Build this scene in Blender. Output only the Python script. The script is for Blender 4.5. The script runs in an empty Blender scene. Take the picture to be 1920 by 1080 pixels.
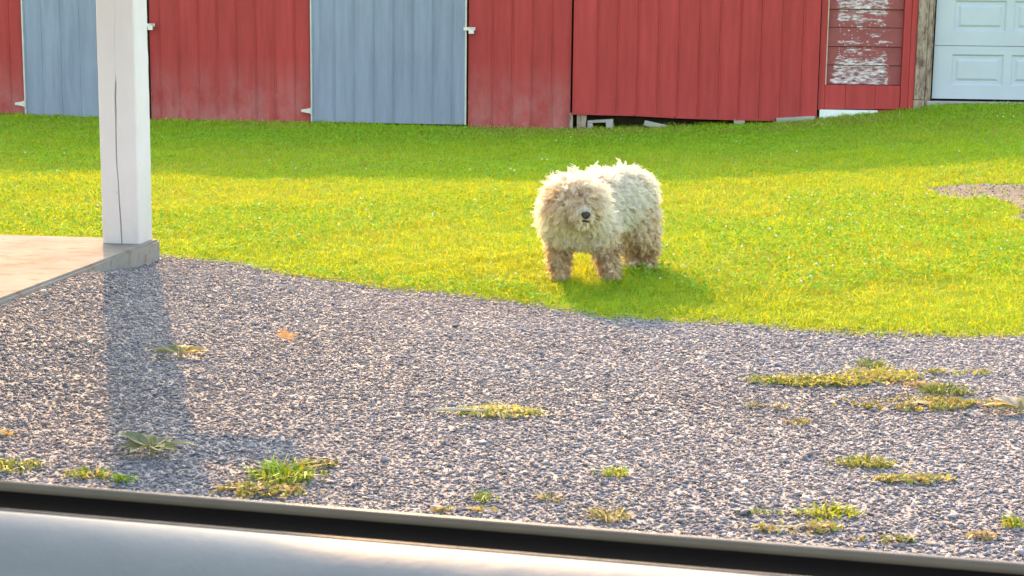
import bpy, bmesh, math, random
import numpy as np
from mathutils import Vector, Matrix, Euler

R = math.radians
random.seed(7)
rng = np.random.default_rng(11)
sc = bpy.context.scene
col = sc.collection

# ------------------------------------------------------------------ camera
CAM = np.array([0.0, 0.0, 1.3])
TH, ROLL, FPX = R(9.2), 0.0115, 3000.0
fw = Vector((0, math.cos(TH), -math.sin(TH)))
r0 = Vector((1, 0, 0)); u0 = Vector((0, math.sin(TH), math.cos(TH)))
rt = r0 * math.cos(ROLL) + u0 * math.sin(ROLL)
up = u0 * math.cos(ROLL) - r0 * math.sin(ROLL)
cam_d = bpy.data.cameras.new('camera')
cam = bpy.data.objects.new('camera', cam_d); col.objects.link(cam)
cam.matrix_world = Matrix(((rt.x, up.x, -fw.x, 0), (rt.y, up.y, -fw.y, 0), (rt.z, up.z, -fw.z, 1.3), (0, 0, 0, 1)))
cam_d.sensor_width = 36; cam_d.lens = 36 * FPX / 1920
cam_d.clip_start = 0.02; cam_d.clip_end = 3000
cam_d.dof.use_dof = True; cam_d.dof.focus_distance = 8.0; cam_d.dof.aperture_fstop = 34
sc.camera = cam

# ------------------------------------------------------------------ light
SUN_EL, SUN_AZ = 27.5, -14.5            # azimuth from +Y towards +X: the sun stands behind the barn, a little to the left
w = bpy.data.worlds.new('World'); sc.world = w; w.use_nodes = True
nt = w.node_tree; bg = nt.nodes['Background']
sky = nt.nodes.new('ShaderNodeTexSky'); sky.sky_type = 'NISHITA'; sky.sun_disc = False
sky.sun_elevation = R(SUN_EL); sky.sun_rotation = R(SUN_AZ)
sky.air_density = 1.5; sky.dust_density = 3.1; sky.ozone_density = 0.2
nt.links.new(sky.outputs[0], bg.inputs[0]); bg.inputs[1].default_value = 0.15
sd = bpy.data.lights.new('sun', 'SUN'); sd.energy = 2.0; sd.angle = R(0.6); sd.color = (1.0, 0.56, 0.23)
so = bpy.data.objects.new('sun', sd); col.objects.link(so)
sdir = Vector((math.sin(R(SUN_AZ)) * math.cos(R(SUN_EL)), math.cos(R(SUN_AZ)) * math.cos(R(SUN_EL)), math.sin(R(SUN_EL))))
so.rotation_euler = sdir.to_track_quat('Z', 'Y').to_euler(); so.location = (0, 0, 30)
sc.view_settings.view_transform = 'Standard'; sc.view_settings.look = 'None'
sc.view_settings.gamma = 1.0; sc.view_settings.exposure = 2.2
sc.view_settings.use_curve_mapping = False
sc.cycles.max_bounces = 14; sc.cycles.diffuse_bounces = 12; sc.cycles.transmission_bounces = 6; sc.cycles.transparent_max_bounces = 8

# ------------------------------------------------------------------ terrain
BX = [-300, -9, -5.8, -4.3, -2.4, -.5, .65, 1.6, 2.8, 3.46, 3.95, 4.4, 4.7, 6, 9, 300]
BZ = [.22, .22, .22, .19, .19, .175, .17, .21, .28, .35, .41, .46, .52, .56, .6, .6]
EX = [-300, -2.3, -1.95, -1.64, -1.24, -.7, -.26, .1, .41, .81, 1.26, 1.71, 2.2, 4, 300]
EY = [8.95, 8.95, 8.9, 8.7, 8.34, 7.93, 7.68, 7.41, 7.15, 7.01, 6.85, 6.82, 6.8, 6.8, 6.8]
BA = R(6.0); BO = (-1.36, 18.6)
PA = R(7.0); PK = (-1.968, 8.857)        # slab: far right corner, axes turned 7 degrees
PU = (math.cos(PA), -math.sin(PA)); PN = (math.sin(PA), math.cos(PA))

def _hash(ix, iy, s):
    h = (ix.astype(np.int64) * 374761393 + iy.astype(np.int64) * 668265263 + s * 1442695041) & 0x7fffffff
    h = (h ^ (h >> 13)) * 1274126177 & 0x7fffffff
    return ((h ^ (h >> 16)) & 0xffff) / 65535.0
def vnoise(x, y, s=0):
    x = np.asarray(x, float); y = np.asarray(y, float)
    ix = np.floor(x); iy = np.floor(y); fx = x - ix; fy = y - iy
    fx = fx * fx * (3 - 2 * fx); fy = fy * fy * (3 - 2 * fy)
    a = _hash(ix, iy, s); b = _hash(ix + 1, iy, s); c = _hash(ix, iy + 1, s); d = _hash(ix + 1, iy + 1, s)
    return (a * (1 - fx) + b * fx) * (1 - fy) + (c * (1 - fx) + d * fx) * fy
def fbm(x, y, s=0):
    return .55 * vnoise(x, y, s) + .3 * vnoise(x * 2.1, y * 2.1, s + 1) + .15 * vnoise(x * 4.3, y * 4.3, s + 2)
def sstep(a, b, x):
    t = np.clip((x - a) / (b - a), 0, 1); return t * t * (3 - 2 * t)
def edge_y(x): return np.interp(x, EX, EY) + .17 * (fbm(np.asarray(x) * 3.4, np.zeros_like(x), 5) - .5)
def wall_y(x): return BO[1] - (np.asarray(x) - BO[0]) * math.tan(BA)
def terr(x, y):
    x = np.asarray(x, float); y = np.asarray(y, float)
    ye = np.interp(x, EX, EY); t = np.clip((y - ye) / (wall_y(x) - ye), 0, 1)
    z = np.interp(x, BX, BZ) * t ** 1.15
    z = z + .035 * (fbm(x * .9, y * .9, 21) - .5) * sstep(.0, .12, t) * sstep(1., .9, t)
    return z
def gravel_z(x, y):
    x = np.asarray(x, float); y = np.asarray(y, float)
    d = (x - PK[0]) * PU[0] + (y - PK[1]) * PU[1]            # distance right of the slab's edge
    rise = .085 * sstep(.9, .0, d) * sstep(8.75, 7.5, y)
    return rise + .03 * (fbm(x * 1.3, y * 1.3, 31) - .5) + .008
def slab_uv(x, y):
    return (x - PK[0]) * PU[0] + (y - PK[1]) * PU[1], (x - PK[0]) * PN[0] + (y - PK[1]) * PN[1]

# ------------------------------------------------------------------ helpers
def link(o, parent=None):
    col.objects.link(o)
    if parent is not None: o.parent = parent
    return o
def mesh_obj(name, V, F, mat, parent=None, smooth=False):
    me = bpy.data.meshes.new(name); me.from_pydata([tuple(v) for v in V], [], [tuple(f) for f in F]); me.update()
    bm = bmesh.new(); bm.from_mesh(me); bmesh.ops.recalc_face_normals(bm, faces=bm.faces); bm.to_mesh(me); bm.free()
    if smooth: me.polygons.foreach_set('use_smooth', [True] * len(me.polygons))
    if mat: me.materials.append(mat)
    return link(bpy.data.objects.new(name, me), parent)
def np_mesh(name, V, F, mat, colors=None, parent=None, smooth=False):
    """V (n,3), F (m,k) with k = 3 or 4, colors (n,3) per vertex"""
    me = bpy.data.meshes.new(name); n, m, k = len(V), len(F), F.shape[1]
    me.vertices.add(n); me.vertices.foreach_set('co', np.ascontiguousarray(V, np.float32).ravel())
    me.loops.add(m * k); me.loops.foreach_set('vertex_index', np.ascontiguousarray(F, np.int32).ravel())
    me.polygons.add(m); me.polygons.foreach_set('loop_start', np.arange(0, m * k, k, dtype=np.int32))
    me.update(calc_edges=True)
    if colors is not None:
        a = me.color_attributes.new('tint', 'FLOAT_COLOR', 'POINT')
        a.data.foreach_set('color', np.concatenate([colors, np.ones((n, 1))], 1).astype(np.float32).ravel())
    if smooth: me.polygons.foreach_set('use_smooth', np.ones(m, bool))
    me.materials.append(mat)
    return link(bpy.data.objects.new(name, me), parent)
def tag(o, label=None, cat=None, group=None, kind=None):
    if label: o['label'] = label
    if cat: o['category'] = cat
    if group: o['group'] = group
    if kind: o['kind'] = kind
    return o
def empty(name, loc, rz=0, parent=None):
    o = bpy.data.objects.new(name, None); o.empty_display_size = .1; link(o, parent)
    o.location = loc; o.rotation_euler = (0, 0, rz); return o

class MB:
    def __init__(s): s.V = []; s.F = []
    def add(s, V, F):
        b = len(s.V); s.V += [tuple(v) for v in V]; s.F += [tuple(i + b for i in f) for f in F]
    def box(s, x0, x1, y0, y1, z0, z1, jit=0):
        V = [(x, y, z) for z in (z0, z1) for y in (y0, y1) for x in (x0, x1)]
        if jit: V = [tuple(c + random.uniform(-jit, jit) for c in v) for v in V]
        s.add(V, [(0, 2, 3, 1), (4, 5, 7, 6), (0, 1, 5, 4), (2, 6, 7, 3), (0, 4, 6, 2), (1, 3, 7, 5)])
    def prism(s, prof, A, B):
        """prof: closed list of points; A, B functions mapping a profile point to 3D at either end"""
        n = len(prof); s.add([A(p) for p in prof] + [B(p) for p in prof],
              [tuple(range(n - 1, -1, -1)), tuple(range(n, 2 * n))] + [(i, (i + 1) % n, n + (i + 1) % n, n + i) for i in range(n)])
    def tube(s, pts, rad, n=6):
        b = len(s.V); P = [Vector(p) for p in pts]
        for i, p in enumerate(P):
            d = (P[min(i + 1, len(P) - 1)] - P[max(i - 1, 0)]).normalized()
            a = d.orthogonal().normalized(); c = d.cross(a); r = rad[i] if hasattr(rad, '__len__') else rad
            for k in range(n):
                t = 2 * math.pi * k / n; s.V.append(tuple(p + (a * math.cos(t) + c * math.sin(t)) * r))
        for i in range(len(P) - 1):
            for k in range(n):
                s.F.append((b + i * n + k, b + i * n + (k + 1) % n, b + (i + 1) * n + (k + 1) % n, b + (i + 1) * n + k))
        s.F.append(tuple(b + k for k in range(n))[::-1]); s.F.append(tuple(b + (len(P) - 1) * n + k for k in range(n)))
    def build(s, name, mat, parent=None, bevel=0, smooth=False, seg=1):
        o = mesh_obj(name, s.V, s.F, mat, parent, smooth)
        if bevel:
            bm = bmesh.new(); bm.from_mesh(o.data)
            bmesh.ops.bevel(bm, geom=[e for e in bm.edges if e.is_manifold and e.calc_face_angle(0) > .5], offset=bevel, segments=seg, affect='EDGES', clamp_overlap=True)
            bm.to_mesh(o.data); bm.free()
        return o

# ------------------------------------------------------------------ materials
def new_mat(name):
    m = bpy.data.materials.new(name); m.use_nodes = True
    return m, m.node_tree, m.node_tree.nodes['Principled BSDF']
def nd(t, typ, **kw):
    n = t.nodes.new(typ)
    for k, v in kw.items(): setattr(n, k, v)
    return n
def noise(t, scale, detail=5, rough=.6, vec=None, stretch=None):
    n = nd(t, 'ShaderNodeTexNoise'); n.inputs['Scale'].default_value = scale; n.inputs['Detail'].default_value = detail; n.inputs['Roughness'].default_value = rough
    if vec is None:
        vec = nd(t, 'ShaderNodeTexCoord').outputs['Object']
    if stretch:
        mp = nd(t, 'ShaderNodeMapping'); mp.inputs['Scale'].default_value = stretch; t.links.new(vec, mp.inputs[0]); vec = mp.outputs[0]
    t.links.new(vec, n.inputs['Vector']); return n.outputs['Fac']
def ramp(t, fac, stops):
    r = nd(t, 'ShaderNodeValToRGB'); e = r.color_ramp.elements
    while len(e) < len(stops): e.new(.5)
    for i, (p, c) in enumerate(stops):
        e[i].position = p; e[i].color = (*c, 1) if len(c) == 3 else c
    t.links.new(fac, r.inputs[0]); return r.outputs[0]
def mix(t, fac, a, b, mode='MIX'):
    m = nd(t, 'ShaderNodeMix', data_type='RGBA', blend_type=mode)
    for s, v in ((0, fac), (6, a), (7, b)):
        if isinstance(v, (int, float)): m.inputs[s].default_value = v
        elif isinstance(v, tuple): m.inputs[s].default_value = (*v, 1)
        else: t.links.new(v, m.inputs[s])
    return m.outputs[2]
def math_n(t, op, a, b=0.0, clamp=False):
    m = nd(t, 'ShaderNodeMath', operation=op, use_clamp=clamp)
    for s, v in ((0, a), (1, b)):
        if isinstance(v, (int, float)): m.inputs[s].default_value = v
        else: t.links.new(v, m.inputs[s])
    return m.outputs[0]
def bump(t, b, h, strength=.3, dist=.01):
    n = nd(t, 'ShaderNodeBump'); n.inputs['Strength'].default_value = strength; n.inputs['Distance'].default_value = dist
    t.links.new(h, n.inputs['Height']); t.links.new(n.outputs[0], b.inputs['Normal'])
def simple(name, c, rough=.7, var=.25, scale=6, stretch=None, bmp=.2, metal=0, bscale=60, spec=.5):
    m, t, b = new_mat(name)
    f = noise(t, scale, stretch=stretch)
    lo = tuple(x * (1 - var) for x in c); hi = tuple(min(1, x * (1 + var)) for x in c)
    t.links.new(ramp(t, f, [(.3, lo), (.7, hi)]), b.inputs['Base Color'])
    b.inputs['Roughness'].default_value = rough; b.inputs['Metallic'].default_value = metal; b.inputs['Specular IOR Level'].default_value = spec
    if bmp: bump(t, b, noise(t, bscale), bmp, .004)
    return m
def tint_mat(name, rough=.85, trans=0.0, tcol=(1, 1, 1), spec=.3, bmp=0):
    """colour from the per-piece attribute, optional light through the leaf"""
    m, t, b = new_mat(name)
    a = nd(t, 'ShaderNodeAttribute', attribute_name='tint')
    t.links.new(a.outputs['Color'], b.inputs['Base Color'])
    b.inputs['Roughness'].default_value = rough; b.inputs['Specular IOR Level'].default_value = spec
    if bmp: bump(t, b, noise(t, 180), bmp, .003)
    if trans:
        tr = nd(t, 'ShaderNodeBsdfTranslucent'); ms = nd(t, 'ShaderNodeMixShader'); ms.inputs[0].default_value = trans
        t.links.new(mix(t, 1.0, a.outputs['Color'], tcol, 'MULTIPLY'), tr.inputs[0])
        t.links.new(b.outputs[0], ms.inputs[1]); t.links.new(tr.outputs[0], ms.inputs[2])
        t.links.new(ms.outputs[0], t.nodes['Material Output'].inputs['Surface'])
    return m

def siding_mat(name, c, dusty, dust_h, amount):
    """painted steel: slight streaks, scuffs, and dust splashed up from the ground"""
    m, t, b = new_mat(name)
    tc = nd(t, 'ShaderNodeTexCoord').outputs['Object']
    f = noise(t, 3, vec=tc, stretch=(5, 5, .5))
    base = ramp(t, f, [(.3, tuple(x * .86 for x in c)), (.7, tuple(x * 1.1 for x in c))])
    oi = nd(t, 'ShaderNodeObjectInfo'); base = mix(t, 1.0, base, ramp(t, oi.outputs['Random'], [(0, (.93, .93, .93)), (1, (1.06, 1.05, 1.04))]), 'MULTIPLY')
    sep = nd(t, 'ShaderNodeSeparateXYZ'); t.links.new(tc, sep.inputs[0])
    h = nd(t, 'ShaderNodeMapRange'); t.links.new(sep.outputs[2], h.inputs[0])
    h.inputs[1].default_value = .15; h.inputs[2].default_value = dust_h; h.inputs[3].default_value = 1; h.inputs[4].default_value = 0
    n2 = noise(t, 4.5, 6, .7, vec=tc, stretch=(1, 1, .6))
    k = math_n(t, 'MULTIPLY', math_n(t, 'MULTIPLY', h.outputs[0], ramp(t, n2, [(.36, (.12,) * 3), (.64, (.85,) * 3)])), amount, True)
    c2 = mix(t, k, base, dusty)
    sp = noise(t, 26, 3, .5, vec=tc, stretch=(1, 1, .8))
    spm = math_n(t, 'MULTIPLY', ramp(t, sp, [(.69, (0, 0, 0)), (.74, (1, 1, 1))]), math_n(t, 'MULTIPLY', h.outputs[0], .6))
    t.links.new(mix(t, spm, c2, tuple(min(1, x * 1.3) for x in dusty)), b.inputs['Base Color'])
    b.inputs['Roughness'].default_value = .6; b.inputs['Specular IOR Level'].default_value = .12
    bump(t, b, noise(t, 7, 3, vec=tc, stretch=(2, 2, .4)), .12, .02)
    return m

M = {}
M['red'] = siding_mat('red_painted_steel', (.42, .056, .054), (.48, .27, .25), .95, .62)
M['red_clean'] = siding_mat('red_painted_steel_clean', (.43, .055, .053), (.46, .14, .13), .8, .15)
M['blue'] = siding_mat('blue_painted_steel', (.255, .28, .375), (.30, .31, .35), .6, .35)
M['galv'] = simple('galvanized_metal', (.62, .6, .58), .4, .15, 30, metal=.3)
M['trim_light'] = simple('pale_edge_trim', (.55, .52, .48), .5, .15, 10)
M['dark_wood'] = simple('dark_old_wood', (.06, .045, .035), .9, .3, 8, (1, 1, 4))
M['old_wood'] = None
M['concrete'] = simple('old_concrete', (.34, .31, .27), .9, .25, 7, bmp=.5)
M['white_strip'] = simple('white_vinyl_strip', (.78, .78, .76), .5, .06, 9)
M['garage'] = simple('white_garage_door', (.475, .50, .57), .42, .04, 3, bmp=.03)
M['black_rubber'] = simple('black_rubber', (.006, .004, .003), .8, .2, 20, spec=.12)
M['shingle'] = simple('grey_roof_shingle', (.12, .11, .11), .9, .3, 12)

def weathered(name):
    m, t, b = new_mat(name)
    tc = nd(t, 'ShaderNodeTexCoord').outputs['Object']
    f = noise(t, 7, 7, .75, vec=tc, stretch=(2.2, 2, .8))
    c = ramp(t, f, [(.32, (.07, .04, .03)), (.43, (.20, .12, .09)), (.52, (.34, .25, .19)), (.62, (.42, .33, .26)), (.70, (.26, .08, .06))])
    t.links.new(c, b.inputs['Base Color']); b.inputs['Roughness'].default_value = .9
    bump(t, b, f, .6, .01); return m
M['old_wood'] = weathered('weathered_grey_wood')

def peeling(name):
    """red paint flaked off in long patches down to a chalky white primer and grey wood"""
    m, t, b = new_mat(name)
    tc = nd(t, 'ShaderNodeTexCoord').outputs['Object']
    sep = nd(t, 'ShaderNodeSeparateXYZ'); t.links.new(tc, sep.inputs[0])
    zr = nd(t, 'ShaderNodeMapRange'); t.links.new(sep.outputs[2], zr.inputs[0])
    zr.inputs[1].default_value = .6; zr.inputs[2].default_value = 2.4
    # how worn each height is
    worn = ramp(t, zr.outputs[0], [(.06, (.95,) * 3), (.16, (.85,) * 3), (.23, (.52,) * 3), (.36, (.3,) * 3), (.5, (.62,) * 3), (.6, (.7,) * 3)])
    xr = nd(t, 'ShaderNodeMapRange'); t.links.new(sep.outputs[0], xr.inputs[0]); xr.inputs[1].default_value = 4.87; xr.inputs[2].default_value = 5.72
    side = ramp(t, xr.outputs[0], [(.03, (.0,) * 3), (.16, (1,) * 3), (.74, (1,) * 3), (.9, (.1,) * 3)])
    f = noise(t, 7, 8, .68, vec=tc, stretch=(.65, 1, 2.8))
    k = math_n(t, 'ADD', f, math_n(t, 'MULTIPLY', math_n(t, 'SUBTRACT', math_n(t, 'MULTIPLY', worn, side), .62), .42))
    mask = ramp(t, k, [(.455, (0, 0, 0)), (.485, (1, 1, 1))])
    fl = ramp(t, math_n(t, 'ADD', noise(t, 30, 2, .5, vec=tc), math_n(t, 'MULTIPLY', math_n(t, 'SUBTRACT', side, .8), .1)), [(.66, (0, 0, 0)), (.69, (1, 1, 1))])
    mask = mix(t, 1.0, mask, fl, 'LIGHTEN')
    f2 = noise(t, 22, 6, .7, vec=tc, stretch=(.6, 1, 2.2))
    under = ramp(t, f2, [(.38, (.13, .07, .07)), (.46, (.34, .17, .17)), (.54, (.55, .44, .45)), (.66, (.78, .72, .72))])
    paint = ramp(t, noise(t, 5, vec=tc), [(.3, (.25, .055, .055)), (.7, (.32, .075, .07))])
    t.links.new(mix(t, mask, paint, under), b.inputs['Base Color']); b.inputs['Roughness'].default_value = .75
    bump(t, b, mask, -.6, .006); return m
M['peel'] = peeling('peeling_red_paint')

def post_paint():
    m, t, b = new_mat('white_post_paint')
    tc = nd(t, 'ShaderNodeTexCoord').outputs['Object']
    f = noise(t, 3, 4, vec=tc, stretch=(1, 1, .4))
    c = ramp(t, f, [(.3, (.66, .615, .66)), (.7, (.75, .70, .75))])
    sep = nd(t, 'ShaderNodeSeparateXYZ'); t.links.new(tc, sep.inputs[0])
    h = nd(t, 'ShaderNodeMapRange'); t.links.new(sep.outputs[2], h.inputs[0]); h.inputs[1].default_value = 0; h.inputs[2].default_value = .45; h.inputs[3].default_value = .55; h.inputs[4].default_value = 0
    c = mix(t, math_n(t, 'MULTIPLY', h.outputs[0], noise(t, 14, 6, .7, vec=tc, stretch=(1, 1, .5))), c, (.40, .34, .28))
    chip = ramp(t, noise(t, 38, 4, .6, vec=tc, stretch=(1, 1, .35)), [(.70, (0, 0, 0)), (.73, (.7, .7, .7))])
    t.links.new(mix(t, chip, c, (.42, .36, .31)), b.inputs['Base Color'])
    b.inputs['Roughness'].default_value = .6
    bump(t, b, noise(t, 40, 5, .7, vec=tc, stretch=(2, 2, .25)), .4, .004); return m
M['post'] = post_paint()

def slab_mat():
    m, t, b = new_mat('worn_concrete')
    tc = nd(t, 'ShaderNodeTexCoord').outputs['Object']
    f = noise(t, 2.2, 8, .65, vec=tc); g = noise(t, 14, 6, .7, vec=tc, stretch=(.5, 1, 1))
    c = ramp(t, f, [(.3, (.225, .20, .18)), (.5, (.28, .262, .24)), (.7, (.32, .305, .28))])
    c = mix(t, ramp(t, g, [(.52, (0, 0, 0)), (.62, (.75,) * 3)]), c, (.24, .16, .12))
    t.links.new(c, b.inputs['Base Color']); b.inputs['Roughness'].default_value = .95; b.inputs['Specular IOR Level'].default_value = .05
    bump(t, b, noise(t, 50, 6, .7, vec=tc), .4, .006); return m
M['slab'] = slab_mat()

def lawn_mat():
    m, t, b = new_mat('lawn_soil')
    tc = nd(t, 'ShaderNodeTexCoord').outputs['Object']
    f = noise(t, .8, 8, .65, vec=tc); g = noise(t, 30, 6, .7, vec=tc)
    c = ramp(t, g, [(.3, (.15, .31, .022)), (.5, (.19, .37, .026)), (.7, (.24, .41, .03))])
    c = mix(t, ramp(t, f, [(.35, (0, 0, 0)), (.75, (.5,) * 3)]), c, (.24, .27, .04))
    t.links.new(c, b.inputs['Base Color']); b.inputs['Roughness'].default_value = .95; b.inputs['Specular IOR Level'].default_value = .1
    bump(t, b, g, .8, .03); return m
M['lawn'] = lawn_mat()
def gravel_mat():
    m, t, b = new_mat('gravel_fines')
    tc = nd(t, 'ShaderNodeTexCoord').outputs['Object']
    v = nd(t, 'ShaderNodeTexVoronoi'); v.inputs['Scale'].default_value = 75; t.links.new(tc, v.inputs['Vector'])
    s = nd(t, 'ShaderNodeSeparateColor'); t.links.new(v.outputs['Color'], s.inputs[0])
    c = ramp(t, s.outputs[0], [(.1, (.17, .16, .165)), (.5, (.26, .245, .25)), (.9, (.35, .325, .33))])
    t.links.new(c, b.inputs['Base Color']); b.inputs['Roughness'].default_value = .9
    bump(t, b, v.outputs['Distance'], -1.0, .012); return m
M['gravel_base'] = gravel_mat()
M['dirt'] = simple('bare_dirt', (.115, .10, .085), .95, .35, 9, bmp=.8, bscale=40)
M['stone'] = tint_mat('crushed_stone', .85, spec=.3)
M['blade'] = tint_mat('grass_blade', .7, trans=.38, tcol=(1.9, .95, .25), spec=.15)
M['clover'] = tint_mat('clover_leaf', .8, trans=.25, tcol=(1.4, 1.0, .4), spec=.08)
M['weed'] = tint_mat('weed_leaf', .6, trans=.35, tcol=(1.3, 1.05, .5), spec=.3)
M['fur'] = tint_mat('dog_fur', .85, trans=.62, tcol=(1, .97, .9), spec=.1)
M['skin'] = tint_mat('dog_undercoat', .95, spec=.05)
M['nose'] = simple('black_nose', (.012, .01, .01), .35, .2, 40, bmp=.2)
M['leaf_dry'] = tint_mat('dry_leaf', .7, trans=.3, spec=.2)

# ------------------------------------------------------------------ ground
def grid_sheet(name, xs, ys, zf, mat, keep=None):
    X, Y = np.meshgrid(xs, ys); Z = zf(X, Y); nx, ny = len(xs), len(ys)
    V = np.stack([X.ravel(), Y.ravel(), Z.ravel()], 1)
    i, j = np.meshgrid(np.arange(nx - 1), np.arange(ny - 1)); a = (j * nx + i).ravel()
    F = np.stack([a, a + 1, a + nx + 1, a + nx], 1)
    if keep is not None:
        c = V[F].mean(1); F = F[keep(c[:, 0], c[:, 1])]
    return np_mesh(name, V, F, mat, smooth=True)
far = [-600, -250, -100, -50, -25]
xs = np.array(far + list(np.arange(-14, 14.01, .2)) + [-v for v in far[::-1]])
ys = np.array(far + list(np.arange(-10, 22.01, .2)) + [30, 50, 100, 250, 900])
def ground_z(x, y):
    return terr(x, y) - .035 * sstep(.02, -.25, y - np.interp(x, EX, EY))
ground = tag(grid_sheet('lawn', xs, ys, ground_z, M['lawn']), kind='structure')
gx = np.arange(-9, 9.01, .08); gy = np.arange(-6, 9.1, .08)
gravel = tag(grid_sheet('gravel_driveway', gx, gy, gravel_z, M['gravel_base'],
                        lambda x, y: y < edge_y(x) - .02), kind='structure')

# dirt wheel track on the right: a low sheet draped on the lawn
def dirt_mask(x, y):
    # bare strip running right from about (3.15, 11.9), widening towards the camera at the frame's edge
    n = .3 * (fbm(x * 2.6, y * 2.6, 41) - .5)
    a = np.minimum(x - 3.18, .36 - np.abs(y - 11.85)) + n
    b = np.minimum(x - 3.22 - .25 * np.maximum(0, y - 10.6), .95 - np.abs(y - 10.9)) + n - .12
    return np.maximum(a, b)
dx = np.arange(2.8, 6.6, .05); dy = np.arange(9.6, 12.8, .05)
dirt = tag(grid_sheet('dirt_track', dx, dy, lambda x, y: terr(x, y) + .006 + .012 * (fbm(x * 9, y * 9, 44) - .5), M['dirt'],
                      lambda x, y: dirt_mask(x, y) > -.02), kind='structure')

# ------------------------------------------------------------------ concrete slab
def slab_pt(u, n, z): return (PK[0] + PU[0] * u + PN[0] * n, PK[1] + PU[1] * u + PN[1] * n, z)
b = MB()
nu = [0, -.35, -1.2, -2.5, -4, -7]; nn = [.0, -.4, -1.2, -2.4, -3.5, -9]
for (a0, a1, c0, c1) in [(-7, 0, -9, 0)]:
    b.box(a0, a1, c0, c1, -.15, .12)
slab = b.build('concrete_slab', M['slab'], None, bevel=.012, seg=2)
slab.location = (PK[0], PK[1], 0); slab.rotation_euler = (0, 0, -PA)
tag(slab, kind='structure')

# ------------------------------------------------------------------ barn
barn = empty('barn', (BO[0], BO[1], 0), -BA)
tag(barn, 'long red and blue metal-sided barn with a garage door, behind the lawn', 'barn')
_panel_cache = {}
def panel(parent, u0, u1, zb0, zb1, zt, y0, mat, rib=True, name='siding_panel'):
    wd = u1 - u0
    if rib and wd > .06:
        prof = [(0, .0), (.003, -.012), (.012, -.012), (.018, -.001), (wd * .55, -.003), (wd - .001, .0), (wd - .001, .006), (0, .006)]
    else:
        prof = [(0, 0), (wd - .001, 0), (wd - .001, .006), (0, .006)]
    m = MB()
    zb = lambda x: zb0 + (zb1 - zb0) * x / wd
    m.prism(prof, lambda p: (u0 + p[0], y0 + p[1], zb(p[0])), lambda p: (u0 + p[0], y0 + p[1], zt))
    return m.build(name, mat, parent)
def section(name, u0, u1, first, zb, zt, y0, mat, back, pitch=.2295):
    """a backing sheet with ribbed panels on it; zb is a function of u"""
    m = MB(); m.box(u0, u1, y0 + .008, y0 + .06, max(zb(u0), zb(u1)) + .012, zt - .01)
    s = m.build(name, back, barn)
    e = [u0] + [first + pitch * k for k in range(60) if u0 + .03 < first + pitch * k < u1 - .03] + [u1]
    for a, c in zip(e[:-1], e[1:]):
        panel(s, a, c, zb(a), zb(c), zt, y0 + random.uniform(-.0015, .0015), mat)
    return s
flat = lambda u: .10
WT = 2.95
section('wall_section', -9.2, -4.47, -9.0, flat, WT, 0, M['red'], M['dark_wood'])
section('wall_section', -2.92, -1.015, -2.81, flat, WT, 0, M['red'], M['dark_wood'])
section('wall_section', .835, 2.015, 1.105, flat, WT, 0, M['red'], M['dark_wood'])
BU = [2.03, 2.744, 3.204, 3.871, 4.325, 4.79]; BV = [.357, .351, .334, .322, .323, .367]
bigz = lambda u: float(np.interp(u, BU, BV))
section('wall_section', 2.04, 4.79, 2.31, bigz, 2.75, -.06, M['red_clean'], M['dark_wood'], .2292)
m = MB()                                                  # folded bottom edge of the raised section
for a, c in zip(BU[:-1], BU[1:]):
    m.prism([(-.085, -.012), (-.062, -.012), (-.062, .012), (-.085, .012)], lambda p: (a + .012, p[0], bigz(a) + p[1]), lambda p: (c, p[0], bigz(c) + p[1]))
m.build('bottom_flashing', M['red_clean'], barn)

for k, (u0, u1, first) in enumerate([(-4.45, -2.935, -4.23), (-1.0, .82, -.725)]):
    zb = lambda u: .205 if u > -2 else .215
    m = MB(); m.box(u0, u1, -.03, .03, .23, 2.6)
    d = m.build('door', M['dark_wood'], barn)
    tag(d, 'blue metal barn door')
    e = [u0 + .02] + [first + .2295 * j for j in range(20) if u0 + .06 < first + .2295 * j < u1 - .05] + [u1 - .02]
    for a, c in zip(e[:-1], e[1:]): panel(d, a, c, zb(a), zb(c), 2.6, -.038, M['blue'])
    for a in (u0, u1 - .02):
        m = MB(); m.box(a, a + .019, -.052, -.03, .2, 2.6); m.build('edge_trim', M['trim_light'], d, bevel=.003)
    for z in (.335 if k else .36, 1.75):                     # strap hinges on the left
        m = MB(); m.prism([(-.11, -.012), (-.005, -.03), (.02, -.03), (.02, .03), (-.005, .03), (-.11, .012)],
                          lambda p: (u0 + p[0], -.064, z + p[1]), lambda p: (u0 + p[0], -.055, z + p[1]))
        m.tube([(u0 + .005, -.066, z - .04), (u0 + .005, -.066, z + .04)], .009)
        m.build('hinge', M['galv'], d)
    m = MB(); zl = 1.295                                      # hasp and padlock on the right
    m.box(u1 - .035, u1 + .10, -.066, -.056, zl - .018, zl + .018)
    m.tube([(u1 + .05, -.07, zl + .01), (u1 + .05, -.1, zl + .012), (u1 + .075, -.1, zl + .012), (u1 + .075, -.07, zl + .01)], .006)
    m.box(u1 + .03, u1 + .088, -.112, -.085, zl - .055, zl - .002)
    m.build('latch', M['galv'], d)
m = MB(); m.box(-4.45, -2.935, .0, .06, 2.6, WT); m.build('door_header', M['red'], barn)
m = MB(); m.box(-1.0, .82, .0, .06, 2.6, WT); m.build('door_header', M['red'], barn)

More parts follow.
